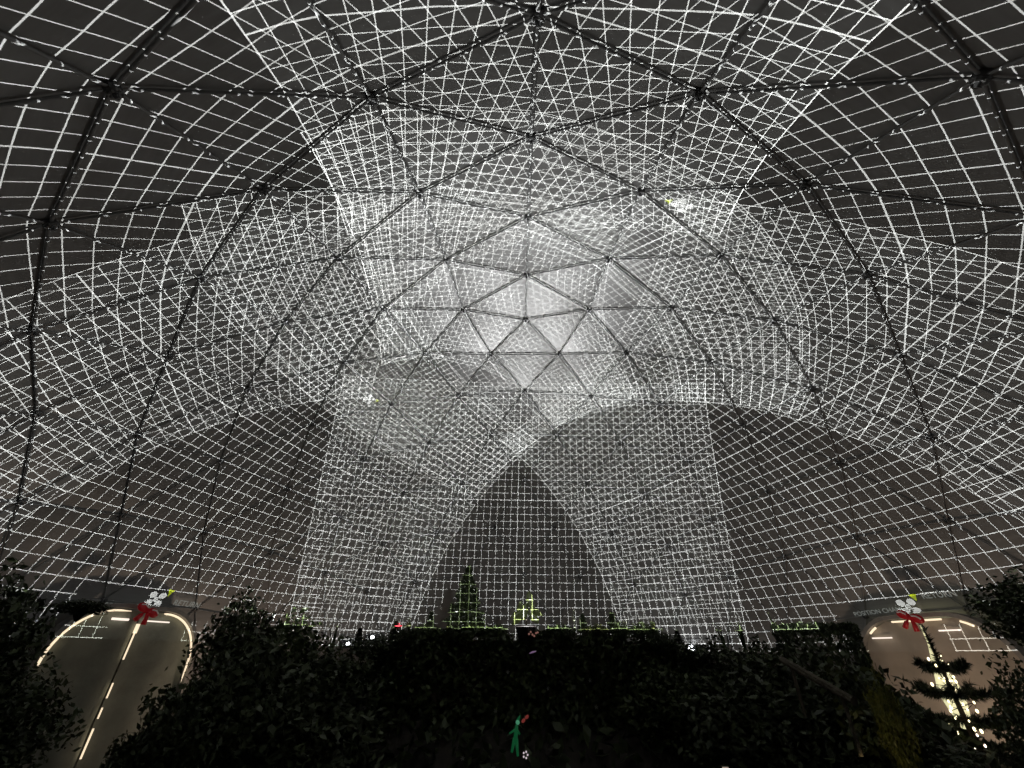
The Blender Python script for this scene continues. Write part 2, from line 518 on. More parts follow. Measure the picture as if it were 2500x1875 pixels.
for k in range(10):
    z = -5.7 + .58 * k
    MAST.box((0, -.3, z), (.6, .03, .03)); MAST.box((0, .3, z), (.6, .03, .03)); MAST.box((-.3, 0, z), (.03, .6, .03)); MAST.box((.3, 0, z), (.03, .6, .03))
MAST.box((0, 0, -.2), (1.1, 1.0, .05))
MASTM = MAST.mesh('mast'); MASTM.materials.append(M['mast'])
def projector(P, a, label, name='projector'):
    t = thing(name, P, label, 'projector', 'projectors around the rim of the dome', rot=(0, 0, -a))
    link('body', BODYM, None, t); b = link('lens_barrel', BARM, None, t); link('lens', LENM, None, b); link('mast', MASTM, None, t)
    return t
for (azd, pit, th, off, sh, dr, dz, osd), lab in zip(PROJ, PLAB):
    a0 = math.radians(azd) + BASE_TRIM[azd]
    P = -.92 * R * np.array([math.sin(a0), math.cos(a0), 0]) + dr * np.array([math.cos(a0), -math.sin(a0), 0]) + np.array([0, 0, .3 * R + dz])
    a = math.radians(azd) + off
    f0 = np.array([math.sin(a), math.cos(a), 0]); r0 = np.array([math.cos(a), -math.sin(a), 0])
    Fv = f0 * math.cos(pit) + uz * math.sin(pit); Uv = -f0 * math.sin(pit) + uz * math.cos(pit)
    t = projector(P - f0 * .70 - r0 * .12 - np.array([0, 0, .02]), a, lab)
    bpy.context.view_layer.update()
    if azd == -144:  # lens disc enlarged to stand in for the glare around it
        for c in t.children:
            for g in c.children: g.scale = (1.7, 1, 1.7); g.location = (-.084, 0.008, -.014)
    grid_light(t, P, Fv, r0, Uv, th, sh, osd)

# floodlight behind the hill: its gleam shows in the glossy panels round the apex
fl = thing('floodlight', (0.2, 17.0, 6.2), 'white floodlight on a post hidden behind the hill, gleaming in the apex panels', 'floodlight')
b = MB(); b.box((0, 0, 0), (.5, .22, .34)); b.box((0, 0, -.2), (.56, .06, .04)); b.build('housing', M['black'], fl)
b = MB(); b.box((0, -.115, .0), (.44, .012, .28)); b.build('lamp_face', M['lens'], fl)
b = MB(); b.tube([(0, 0, -6.2), (0, 0, -.2)], .05, 8); b.build('post', M['mast'], fl)
L = bpy.data.lights.new('flood_lamp', 'SPOT'); L.energy = FLOOD_POWER; L.shadow_soft_size = .35; L.spot_size = math.radians(40); L.spot_blend = 1.0
lo = bpy.data.objects.new('flood_lamp', L); COL.objects.link(lo); lo.parent = fl
lo.location = (0, -.3, .1)
d = Vector((0, -19.0, 13.8)).normalized(); lo.rotation_euler = d.to_track_quat('-Z', 'Y').to_euler()

# ------------------------------------------------------------------ archway portals in the dome wall
def portal(az, s0, mat, label, name, tan):
    a = math.radians(az)
    n = np.array([math.sin(a), math.cos(a), 0]); t = np.array([math.cos(a), -math.sin(a), 0])
    o = thing(name, n * 17.5 + t * s0, label, 'archway', rot=(0, 0, -a))      # local x = along wall, y = outwards
    W, H, RC = 3.0, 7.05, 2.0
    def outline(w, h, r, m=10):
        pts = [(-w, 0.0)]
        for k in range(m + 1):
            q = math.pi - (math.pi / 2) * k / m; pts.append((-w + r + r * math.cos(q), h - r + r * math.sin(q)))
        for k in range(m + 1):
            q = math.pi / 2 - (math.pi / 2) * k / m; pts.append((w - r + r * math.cos(q), h - r + r * math.sin(q)))
        pts.append((w, 0.0)); return pts
    # frame: a moulded surround with depth
    po = outline(W + .16, H + .16, RC + .16); pi_ = outline(W, H, RC)
    V = []; F = []; k = len(po)
    for y in (-.12, .35):
        for x, z in po: V.append((x, y, z))
        for x, z in pi_: V.append((x, y, z))
    for i in range(k - 1):
        F += [(i, i + 1, k + i + 1, k + i), (2 * k + i, 3 * k + i, 3 * k + i + 1, 2 * k + i + 1), (k + i, k + i + 1, 3 * k + i + 1, 3 * k + i), (i, 2 * k + i, 2 * k + i + 1, i + 1)]
    link('frame', mesh_of('frame', V, F), M['frame'], o)
    # led rope round the inside of the surround
    pts = outline(W - .10, H - .10, RC - .1, 14)
    if not tan:
        hz = H - .10
        for seg in ([(-W + .1, 4.9)] + pts[1:16] + [(-.55, hz)], [(.9, hz)] + pts[16:31] + [(W - .1, 4.3)]):
            b = MB(); b.tube([(x, -.03, z) for x, z in seg], [.02] + [.042] * (len(seg) - 2) + [.012], 6); b.build('led_rope', M['led'], o)
    else:
        for i0, i1 in ((9, 12), (15, 17), (19, 22)):
            b = MB(); b.tube([(x, -.03, z) for x, z in pts[i0:i1]], .04, 6); b.build('led_rope', M['led'], o)
    # two curtain halves with hanging folds, parted a hand's breadth
    for sgn in (-1, 1):
        V = []; F = []; nx, nz = 30, 26
        for j in range(nz):
            for i in range(nx):
                z = (H - .06) * j / (nz - 1)
                x = i / (nx - 1)
                lim = W - .05
                if z > H - RC: lim = W - RC + math.sqrt(max(0, RC * RC - (z - H + RC) ** 2)) - .04
                gap = .035 if not tan else .03 + .42 * max(0, 1 - abs(z - 4.4) / 1.7)
                X = sgn * (gap + (max(lim, .3) - gap) * x)
                fold = .09 * math.sin(X * 3.2 + .6 * math.sin(z * .8)) * (1 - .6 * z / H) + .10 * math.sin(z * 2.2 + X * 1.6) * max(0, 1 - z / 3.5)
                V.append((X, .16 + fold, z))
        for j in range(nz - 1):
            for i in range(nx - 1):
                q = j * nx + i; f = (q, q + 1, q + nx + 1, q + nx)
                F.append(f if sgn > 0 else f[::-1])
        link('curtain', mesh_of('curtain', V, F, True), mat, o)
    # glowing strips stand in for light from behind showing through the parting
    if not tan:
        for z0, z1, w in ((6.15, 6.5, .16), (5.2, 6.2, .06), (3.9, 4.4, .05), (3.25, 3.6, .05), (2.05, 2.95, .06)):
            b = MB(); b.box((-.02, .0, (z0 + z1) / 2), (w, .02, z1 - z0)); b.build('parting_light', M['led'], o)
        for x0, x1 in ((-1.15, -.5), (.1, 1.3)):
            b = MB(); b.tube([(x0, .0, 6.63), (x1, .0, 6.63)], .05 if x0 < 0 else .03, 6); b.build('tube_light', M['led_pink'], o)
    else:
        b = MB(); b.box((0, .55, 3.6), (1.6, .04, 6.4)); b.build('vestibule_glow', M['cream'], o)  # glowing panel stands in for the bright room behind the curtains
        for x0, x1, z in ((-2.2, -1.3, 6.35), (.7, 1.5, 6.55)):
            b = MB(); b.tube([(x0, .0, z), (x1, .0, z)], .03, 6); b.build('tube_light', M['led_pink'], o)
    return o
lp = portal(-72.1, -.92, M['curtain_grey'], 'tall round-cornered archway with grey curtains edged by a glowing warm light rope', 'curtained_archway', False)
rp = portal(72.4, .55, M['curtain_tan'], 'tall archway with tan curtains parted on a bright cream gap behind the lit conifer', 'curtained_archway', True)
for o, w, y, x in ((lp, 120, -2.6, 5.2), (rp, 150, -3.0, .8)):
    L = bpy.data.lights.new('archway_lamp', 'POINT'); L.energy = w; L.color = (1.0, .74, .54); L.shadow_soft_size = .25
    q = bpy.data.objects.new('archway_lamp', L); COL.objects.link(q); q.parent = o; q.location = (x, y, 3.2)

# glowing letter meshes stand in for captions projected above the archways
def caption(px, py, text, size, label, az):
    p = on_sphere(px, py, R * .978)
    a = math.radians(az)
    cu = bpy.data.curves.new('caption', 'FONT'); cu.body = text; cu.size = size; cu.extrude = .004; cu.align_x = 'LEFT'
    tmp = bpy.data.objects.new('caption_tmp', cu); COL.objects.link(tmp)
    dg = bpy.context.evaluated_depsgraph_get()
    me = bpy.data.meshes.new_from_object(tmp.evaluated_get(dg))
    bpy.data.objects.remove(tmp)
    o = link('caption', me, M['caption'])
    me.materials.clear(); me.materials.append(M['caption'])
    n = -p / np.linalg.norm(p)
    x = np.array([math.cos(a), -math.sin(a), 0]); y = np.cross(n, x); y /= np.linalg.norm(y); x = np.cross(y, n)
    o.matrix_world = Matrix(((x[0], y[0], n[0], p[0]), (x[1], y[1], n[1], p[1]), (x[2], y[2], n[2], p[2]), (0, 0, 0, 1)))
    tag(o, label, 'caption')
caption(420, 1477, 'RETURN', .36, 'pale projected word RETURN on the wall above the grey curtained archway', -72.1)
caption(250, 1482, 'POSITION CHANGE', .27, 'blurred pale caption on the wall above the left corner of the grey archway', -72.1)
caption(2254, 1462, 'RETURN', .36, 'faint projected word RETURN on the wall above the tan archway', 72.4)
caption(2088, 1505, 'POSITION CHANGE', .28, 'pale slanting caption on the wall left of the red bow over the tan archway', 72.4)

# ------------------------------------------------------------------ vegetation
def leaf_cloud(rg, n, leaf, shape='ball', shell=.55, droop=.2, elong=2.0):
    """n folded leaves spread through a unit ball / box / cone"""
    V = np.zeros((n * 4, 3)); k = 0
    if shape == 'box':
        P = rg.uniform(-1, 1, (n, 3)); ax = rg.integers(0, 3, n); sg = rg.choice([-1, 1], n)
        m = rg.random(n) < .75; P[np.arange(n)[m], ax[m]] = sg[m] * rg.uniform(.85, 1.03, m.sum())
    else:
        D = rg.normal(size=(n, 3)); D /= np.linalg.norm(D, axis=1)[:, None]
        lump = 1 + .16 * np.sin(D[:, 0] * 5 + 1) * np.cos(D[:, 1] * 4.3) + .13 * np.sin(D[:, 2] * 7 + D[:, 0] * 3) + .1 * np.sin(D[:, 1] * 11 + 2)
        rad = (shell + (1 - shell) * rg.random(n) ** .6) * lump
        inner = rg.random(n) < .25; rad[inner] *= rg.random(inner.sum())
        tip = rg.random(n) < .05; rad[tip] *= rg.uniform(1.05, 1.25, tip.sum())
        P = D * rad[:, None]
    X = rg.normal(size=(n, 3)); X[:, 2] -= droop; X /= np.linalg.norm(X, axis=1)[:, None]
    Y = np.cross(X, rg.normal(size=(n, 3))); Y /= np.linalg.norm(Y, axis=1)[:, None]
    N = np.cross(X, Y)
    s = leaf * rg.uniform(.55, 1.3, n)[:, None]
    V[0::4] = P - X * s * .5 * elong
    V[1::4] = P + Y * s * .5 + N * s * .12
    V[2::4] = P + X * s * .5 * elong
    V[3::4] = P - Y * s * .5 + N * s * .12
    return V
def leaves_mesh(name, V):
    n = len(V) // 4
    F = []
    me = bpy.data.meshes.new(name)
    me.vertices.add(len(V)); me.vertices.foreach_set('co', V.astype(np.float32).ravel())
    idx = np.arange(n)[:, None] * 4
    f = np.concatenate([np.stack([idx[:, 0], idx[:, 0] + 1, idx[:, 0] + 2], 1), np.stack([idx[:, 0], idx[:, 0] + 2, idx[:, 0] + 3], 1)], 0)
    me.loops.add(f.size); me.polygons.add(len(f))
    me.loops.foreach_set('vertex_index', f.ravel().astype(np.int32))
    me.polygons.foreach_set('loop_start', np.arange(0, f.size, 3, dtype=np.int32))
    me.update(calc_edges=True)
    return me

RG = np.random.default_rng(11)
CROWN = {}
for k in range(3):
    for mat in ('leaf_dark', 'leaf_mid', 'leaf_olive', 'leaf_yellow'):
        me = leaves_mesh('crown', leaf_cloud(np.random.default_rng(100 + 7 * k + len(mat)), 4200, .075)); me.materials.append(M[mat]); CROWN[mat, k] = me
HEDGE = leaves_mesh('foliage', leaf_cloud(np.random.default_rng(5), 7000, .07, 'box')); HEDGE.materials.append(M['leaf_dark'])
TW = MB()
for q in range(7):
    a = q * .9; TW.tube([(0, 0, -1.0), (.15 * math.cos(a), .15 * math.sin(a), -.4), (.5 * math.cos(a), .5 * math.sin(a), .35)], [.05, .035, .012], 5, False)
TWM = TW.mesh('stem'); TWM.materials.append(M['bark'])
def shrub(px, py, dist, rx, rz, mat, label, group=None, name='shrub', k=0, cat='shrub', base=None):
    c = at(px, py, dist)
    t = thing(name, c - np.array([0, 0, rz]), label, cat, group)
    t.rotation_euler[2] = k * 1.7 + px * .01
    o = link('crown', CROWN[mat, k % 3], None, t); o.location = (0, 0, rz); o.scale = (rx, rx, rz)
    s = link('stem', TWM, None, t); s.location = (0, 0, rz * .6); s.scale = (rx, rx, rz * 1.6)
    return t

shr = [
 # left dark tree mass
 (-85, 1590, 8.6, .66, .74, 'leaf_dark', 'large black leafy shrub at the far left edge, its top against the wall grid'),
 (-10, 1790, 8.0, .56, .55, 'leaf_dark', 'black leafy shrub in the bottom left corner below the grey archway'),
 (200, 1484, 9.6, .36, .09, 'leaf_dark', 'low dark tuft of leaves over the left shoulder of the grey archway'),
 # right of the grey archway
 (572, 1590, 10.2, .60, .78, 'leaf_dark', 'rounded dark shrub hard against the right edge of the grey archway'),
 (680, 1625, 10.0, .80, .72, 'leaf_mid', 'dark olive shrub stepping down to the right of the rounded archway shrub'),
 (455, 1800, 8.4, .62, .72, 'leaf_dark', 'dark shrub covering the lower right corner of the grey curtain'),
 (610, 1770, 8.8, 1.0, .90, 'leaf_dark', 'dark shrub low on the hill under the rounded archway shrub'),
 (800, 1690, 9.4, .85, .62, 'leaf_dark', 'low dark shrub below the pair of distant projectors'),
 (760, 1850, 8.6, .95, .7, 'leaf_dark', 'dark shrub at the bottom edge left of the green elf lamp'),
 # right side
 (1760, 1640, 9.8, .62, .42, 'leaf_dark', 'low dark shrub below the glaring projector lens'),
 (1875, 1655, 10.2, .62, .50, 'leaf_mid', 'dark shrub with bright leaf flecks left of the trimmed hedge'),
 (1850, 1800, 8.8, 1.0, .75, 'leaf_dark', 'wide dark shrub at the lower right of the hill'),
 (2060, 1770, 8.6, .85, .8, 'leaf_dark', 'dark shrub beneath the trimmed hedge'),
 (2180, 1770, 7.9, .16, .46, 'leaf_yellow', 'tall yellow-green leafy shrub between the hedge and the lit conifer', ),
 (2240, 1885, 9.0, .7, .36, 'leaf_dark', 'low dark shrub at the foot of the lit conifer'),
 (2530, 1492, 8.2, .52, .36, 'leaf_dark', 'dark overhanging foliage at the right edge above the tan archway'),
 (2565, 1790, 8.0, .40, .55, 'leaf_dark', 'dark shrub in the bottom right corner'),
 (330, 1880, 8.4, .36, .42, 'leaf_dark', 'small dark shrub at the bottom edge in front of the grey curtain foot'),
 (1035, 1541, 9.7, .22, .11, 'leaf_mid', 'low green mound at the left end of the planter bed'),
 (1215, 1541, 9.7, .20, .10, 'leaf_mid', 'low green mound between the small conifer and the potted plant'),
 (1455, 1541, 9.7, .30, .10, 'leaf_olive', 'low olive mound right of the thin upright spikes'),
 (1565, 1541, 9.7, .25, .13, 'leaf_mid', 'low green mound at the right end of the planter bed'),
 (995, 1556, 9.4, .22, .17, 'leaf_dark', 'dark rounded tuft spilling over the left corner of the planter bed'),
 (1095, 1545, 9.3, .16, .09, 'leaf_dark', 'dark tuft on the planter rim in front of the small conifer'),
 (1375, 1545, 9.3, .24, .12, 'leaf_dark', 'dark tuft on the planter rim right of the potted plant'),
 (1515, 1543, 9.3, .16, .13, 'leaf_mid', 'dark tuft on the planter rim left of its right end'),
 (1615, 1568, 9.4, .26, .16, 'leaf_dark', 'dark tuft spilling over the right corner of the planter bed'),
 (1685, 1600, 9.6, .34, .16, 'leaf_dark', 'low dark tuft between the planter bed and the glaring lens'),
 (930, 1585, 9.6, .40, .22, 'leaf_dark', 'low dark tuft left of the planter bed below the projector pair'),
 (1640, 1720, 9.3, .8, .55, 'leaf_mid', 'dark shrub on the hill face below the planter right end'),
]
for k, s in enumerate(shr):
    shrub(*s[:7], group='shrubs planted on the hill', k=k)

# trimmed hedge
c = at(2030, 1660, 10.3)
h = thing('hedge', c - np.array([0, 0, .75]), 'flat-topped trimmed dark hedge left of the tan archway', 'hedge', rot=(0, 0, -.72))
o = link('foliage', HEDGE, None, h); o.location = (0, 0, .75); o.scale = (.60, .45, .80)

# ground cover over the hill: nobody could count these leaves
gv = []
RGc = np.random.default_rng(3)
n = 26000
xs = RGc.uniform(-12, 13, n); ys = RGc.uniform(-11.5, 0.5, n)
zs = np.array([hill_h(x, y) for x, y in zip(xs, ys)])
keep = zs > .8
cl = leaf_cloud(RGc, int(keep.sum()), .12, 'ball')
ctr = (cl[0::4] + cl[2::4]) / 2
cl = cl - np.repeat(ctr, 4, 0) + np.repeat(np.stack([xs[keep], ys[keep], zs[keep] + RGc.uniform(0, .22, keep.sum())], 1), 4, 0)
gc = link('ground_cover', leaves_mesh('ground_cover', cl), M['leaf_dark'])
tag(gc, 'dark low ground cover leaves over the face of the hill', 'ground cover', kind='stuff')

# raised planter bed on the hill top
pb = at(1295, 1537, 9.4)
PZ = pb[2]
bed = thing('planter_bed', (pb[0], pb[1] + .9, PZ - 1.2), 'raised dark planter bed with grassy rim on the middle of the hill', 'planter')
b = MB(); b.box((0, 0, .50), (5.3, 1.8, 1.0)); b.build('soil_block', M['soil'], bed)
for k in range(7):
    b = MB(); b.box((-2.28 + .76 * k, -.93, .50 + .008 * (k % 3)), (.745, .05, 1.0)); b.build('board', M['wood'], bed)
for sx in (-1, 1):
    b = MB(); b.box((sx * 2.68, 0, .5), (.05, 1.78, 1.0)); b.build('board', M['wood'], bed)
# hanging greenery over the front boards
RGi = np.random.default_rng(21)
n = 11000
iv = leaf_cloud(RGi, n, .07); ctr = (iv[0::4] + iv[2::4]) / 2
ix = RGi.uniform(-2.85, 2.85, n)
top = 1.12 + .10 * np.sin(2.3 * ix + 1) * np.sin(.9 * ix) + .07 * np.sin(5.3 * ix) + .05 * np.sin(11 * ix + 2) - .25 * np.clip(np.abs(ix) - 2.2, 0, 1) * 2
iy = -1.0 - RGi.random(n) * .25
m = RGi.random(n) < .35; iy[m] = RGi.uniform(-1.1, .5, m.sum())
iz = top - RGi.random(n) ** 1.1 * 2.0; iz[m] = top[m] - RGi.random(m.sum()) * .12
Pt = np.stack([ix, iy, iz], 1)
iv = iv - np.repeat(ctr, 4, 0) + np.repeat(Pt, 4, 0)
tag(link('hanging_ivy', leaves_mesh('hanging_ivy', iv), M['leaf_mid'], bed), kind='stuff')
# grass along the rim
gv = []; gf = []
for k in range(1500):
    x = RGi.uniform(-2.7, 2.7); y = RGi.uniform(-.95, .6); h_ = RGi.uniform(.03, .11) * (2.2 if RGi.random() < .05 else 1)
    a = RGi.uniform(0, 6.28); w = .008
    q = len(gv)
    gv += [(x - w * math.cos(a), y - w * math.sin(a), 1.1), (x + w * math.cos(a), y + w * math.sin(a), 1.1), (x + RGi.normal() * .03, y + RGi.normal() * .03, 1.12 + h_)]
    gf.append((q, q + 1, q + 2))
tag(link('rim_grass', mesh_of('rim_grass', gv, gf), M['leaf_olive'], bed), kind='stuff')

def conifer(base, height, width, mat, label, name='conifer', whorls=11, seed=1, needles=60, nl=.07, nw=.006, top=.96, lead=.05):
    rg = np.random.default_rng(seed)
    t = thing(name, base, label, 'conifer')
    b = MB(); b.tube([(0, 0, 0), (0.01, 0, height * .5), (0, 0.01, height)], [height * .022, height * .014, height * .003], 7); b.build('trunk', M['bark'], t)
    V = []; F = []; B = MB()
    def needle_row(p0, p1, cnt, ln):
        p0 = np.array(p0); p1 = np.array(p1); d = p1 - p0
        for k in range(cnt):
            p = p0 + d * rg.random()
            q = rg.normal(size=3); q = q - d * (q @ d) / (d @ d + 1e-9); q /= np.linalg.norm(q) + 1e-9
            q = q + .55 * d / (np.linalg.norm(d) + 1e-9)
            s = np.cross(q, rg.normal(size=3)); s /= np.linalg.norm(s) + 1e-9
            i = len(V); e = p + q * ln * rg.uniform(.6, 1.1)
            V.extend([p - s * nw, p + s * nw, e]); F.append((i, i + 1, i + 2))
    for w in range(whorls):
        f = w / (whorls - 1)
        z = height * (.10 + (top - .10) * f)
        L = width * ((1 - f) ** .85 * (1 - lead) + lead)
        m = 7 if f < .6 else 5
        for q in range(m):
            a = 2 * math.pi * (q + rg.random() * .6) / m + w
            l = L * rg.uniform(.75, 1.12)
            tip = np.array([l * math.cos(a), l * math.sin(a), z + l * rg.uniform(-.05, .28)])
            mid = np.array([.5 * l * math.cos(a), .5 * l * math.sin(a), z - .06 * l])
            B.tube([(0, 0, z), mid, tip], [.012 * height * .25, .006 * height * .25, .002], 4, False)
            needle_row((0, 0, z), mid, int(needles * .6), nl); needle_row(mid, tip, needles, nl)
            for sd in (-1, 1):
                a2 = a + sd * .7; st = mid * .8 + np.array([0, 0, z]) * .2
                t2 = st + .38 * l * np.array([math.cos(a2), math.sin(a2), .12]); needle_row(st, t2, int(needles * .6), nl)
    needle_row((0, 0, height * .9), (0, 0, height * 1.03), needles, nl * .8)
    B.build('branches', M['bark'], t)
    link('crown', mesh_of('crown', V, F), M[mat], t)
    return t
cb = np.array([at(1130, 1532, 9.6)[0], pb[1] + .55, PZ - .1])
conifer(cb, 1.28, .44, 'needle_green', 'small green conifer standing on the planter bed, crossed by grid lines', whorls=9, seed=4, needles=230, nl=.075, nw=.011)

for k, (px, py, h, w, lab) in enumerate([
    (868, 1600, .42, .15, 'tiny dark conifer right of the distant projector pair'),
    (960, 1572, .36, .13, 'tiny dark conifer beside the red flower'),
    (1048, 1545, .34, .12, 'tiny dark conifer left of the larger green conifer'),
    (1425, 1545, .30, .12, 'tiny dark conifer right of the thin upright spikes'),
    (1498, 1548, .36, .14, 'tiny dark conifer above the right half of the planter bed'),
    (1600, 1572, .34, .14, 'tiny dark conifer at the right corner of the planter bed'),
    (1662, 1598, .36, .15, 'tiny dark conifer left of the glaring projector lens')]):
    conifer(at(px, py, 9.75), h, w, 'needle_green', lab, whorls=6, seed=80 + k, needles=26, nl=.05, nw=.008)

# big lit conifer in front of the tan archway
tb = at(2262, 1548, 13.0)
TH = 5.6
big = conifer(tb - np.array([0, 0, TH]), TH, 2.1, 'needle', 'tall dark conifer strung with fairy lights before the tan archway', whorls=12, seed=9, needles=190, nl=.13, nw=.011, top=.90, lead=.2)
fl_ = thing('fairy_lights', tb - np.array([0, 0, TH]), 'string of warm and pinkish fairy lights wound down the conifer', 'fairy lights')
BULB = MB(); BULB.ball((0, 0, 0), 1.0, 7, 4); 
cols = [((1, .86, .5), 3.5), ((1, .8, .62), 3.2), ((1, .86, .95), 4.5)]
BL = []
for k, (c, s) in enumerate(cols):
    me = BULB.mesh('bulb', True); me.materials.append(principled('bulb_%s' % ['amber', 'peach', 'pink'][k], (.8, .8, .8), rough=.3, emit=c, estr=s)); BL.append(me)
rgf = np.random.default_rng(17)
wire = []
todir = (CAM - tb); todir[2] = 0; todir /= np.linalg.norm(todir); side = np.array([-todir[1], todir[0], 0])
for k in range(120):
    f = (k + .5) / 120
    z = TH * (.93 - .62 * f); rr = 2.1 * (1 - z / TH) * .55 + .05
    an = k * 1.05
    p = todir * rr * (.55 + .3 * math.cos(an)) + side * rr * .62 * math.sin(an) + np.array([0, 0, z]) + rgf.normal(size=3) * .09
    wire.append(p)
    if rgf.random() < .8:
        o = link('bulb', BL[0 if f < .35 else (1 if f < .7 else 2)], None, fl_); o.location = tuple(p); s = rgf.uniform(.007, .024) * (1.7 if f > .85 else 1); o.scale = (s, s, s * 1.5)
b = MB(); b.tube(wire, .006, 4); b.build('wire', M['black'], fl_)

# red bows with white trim above both archways
def bow(p, label, s=1.0, az=0):
    t = thing('bow', p, label, 'bow', 'red bows above the archways', rot=(0, .35, -math.radians(az)))
    for sg in (-1, 1):
        b = MB(); b.ball((sg * .26 * s, 0, .04 * s), (.27 * s, .10 * s, .17 * s), 10, 6); b.build('loop', M['red'], t, True)
        b = MB(); b.tube([(sg * .04 * s, 0, -.02), (sg * .14 * s, -.02, -.22 * s), (sg * .22 * s, -.01, -.46 * s)], [.06 * s, .08 * s, .10 * s], 6); b.build('tail', M['red'], t, True)
        b = MB(); b.tube([(sg * .10 * s, -.1 * s, .10 * s), (sg * .30 * s, -.11 * s, .14 * s), (sg * .44 * s, -.08 * s, .08 * s)], .028 * s, 5); b.build('trim', M['white_fur'], t, True)
    b = MB(); b.ball((0, -.04, 0), (.10 * s, .10 * s, .11 * s), 8, 5); b.build('knot', M['red'], t, True)
n = np.array([math.sin(math.radians(-72.1)), math.cos(math.radians(-72.1)), 0])
bow(on_sphere(360, 1492, 18.2), 'red bow with white trim on top of the grey curtained archway', 1.0, -72.1)
bow(on_sphere(2222, 1508, 18.2), 'red bow with white trim above the tip of the lit conifer', 1.0, 72.4)

# ------------------------------------------------------------------ small plants on the bed and hill
def blade_plant(p, h, n, spread, mat, label, name='grass_clump', cat='grass clump', w=.018, seed=0, group=None):
    rg = np.random.default_rng(seed); t = thing(name, p, label, cat, group)
    me = None
    for k in range(n):
        a = rg.uniform(0, 6.28); l = h * rg.uniform(.6, 1.05); s = spread * rg.uniform(.2, 1)
        dx, dy = math.cos(a), math.sin(a); px, py = -dy, dx
        V = [(-px * w, -py * w, 0), (px * w, py * w, 0), (dx * s * .4 + px * w * .9, dy * s * .4 + py * w * .9, l * .6), (dx * s * .4 - px * w * .9, dy * s * .4 - py * w * .9, l * .6), (dx * s, dy * s, l)]
        link('blade', mesh_of('blade', V, [(0, 1, 2, 3), (3, 2, 4)]), M[mat], t)
    return t
def on_bed(px, dy=.2): 
    p = at(px, 1532, 9.5); return np.array([p[0], pb[1] + dy, PZ - .09])
for k, (px, h, n, s, lab) in enumerate([
    (1010, .26, 9, .10, 'small dark grass clump at the left end of the planter bed'),
    (1100, .18, 8, .12, 'short grass clump just left of the green conifer'),
    (1180, .22, 8, .10, 'short grass clump just right of the green conifer'),
    (1395, .48, 5, .06, 'thin upright spikes standing alone right of the pale leafed plant'),
    (1455, .20, 10, .14, 'low grass clump right of the thin spikes'),
    (1530, .34, 7, .08, 'spiky grass clump near the right end of the planter bed'),
    (1585, .24, 9, .12, 'small grass clump at the right end of the planter bed')]):
    blade_plant(on_bed(px, -.5 + .2 * (k % 3)), h, n, s, 'leaf_olive', lab, seed=30 + k, group='grass clumps on the planter bed', w=.013)
for k, (px, py, d, h, n, s, lab) in enumerate([
    (1775, 1590, 10.0, .62, 5, .30, 'dark strap-leaved plant leaning left of the flecked shrub'),
    (1815, 1570, 10.2, .5, 5, .22, 'dark strap-leaved plant just left of the flecked shrub'),
    (810, 1585, 10.0, .58, 4, .20, 'dark strap-leaved plant left of the distant projector pair'),
    (1720, 1600, 9.6, .30, 7, .2, 'low strap-leaved plant under the glaring projector lens'),
    (1895, 1545, 10.2, .48, 3, .2, 'reddish dark spear-leaved plant on top of the flecked shrub')]):
    p = at(px, py, d); blade_plant(p - np.array([0, 0, .12]), h, n, s, 'leaf_dark', lab, 'strap_plant', 'plant', w=.03, seed=60 + k, group='strap-leaved plants on the hill')

# pale broad-leaved plant in a dark pot
p = on_bed(1283, -.55)
t = thing('leafy_pot_plant', p, 'yellow-green broad-leaved plant in a dark pot on the planter bed', 'potted plant')
b = MB(); b.tube([(0, 0, -.12), (0, 0, .02), (0, 0, .10), (0, 0, .12)], [.13, .17, .20, .20], 14); b.build('pot', M['pot'], t, True)
b = MB(); b.tube([(0, 0, .1), (.02, 0, .35), (.05, 0, .62)], [.02, .014, .006], 5); b.build('stem', M['bark'], t)
for k, (dx, dz, tilt, s) in enumerate([(-.13, .20, .9, .12), (.12, .22, -.8, .11), (-.02, .30, .2, .12), (.10, .38, -.5, .11), (-.09, .40, .6, .09), (.05, .50, -.1, .12), (-.14, .28, 1.1, .09), (.17, .32, -1.1, .09)]):
    V = []; F = []
    m = 6
    for q in range(m + 1):
        f = q / m; w = s * .42 * math.sin(math.pi * min(1, f * .92 + .04)) ** .8; l = s * 1.9 * f - s * .6
        V += [(-w, .02 * math.sin(3 * f), l), (0, -.02, l), (w, .02 * math.sin(3 * f), l)]
    for q in range(m):
        F += [(3 * q, 3 * q + 1, 3 * q + 4, 3 * q + 3), (3 * q + 1, 3 * q + 2, 3 * q + 5, 3 * q + 4)]
    o = link('leaf', mesh_of('leaf', V, F, True), M['leaf_pale'], t); o.location = (dx * 1.5, -.05 - .02 * (k % 3), dz); o.rotation_euler = (.25 - .1 * (k % 3), tilt, .3 * (k % 4) - .4); o.scale = (1.35, 1.35, 1.2)

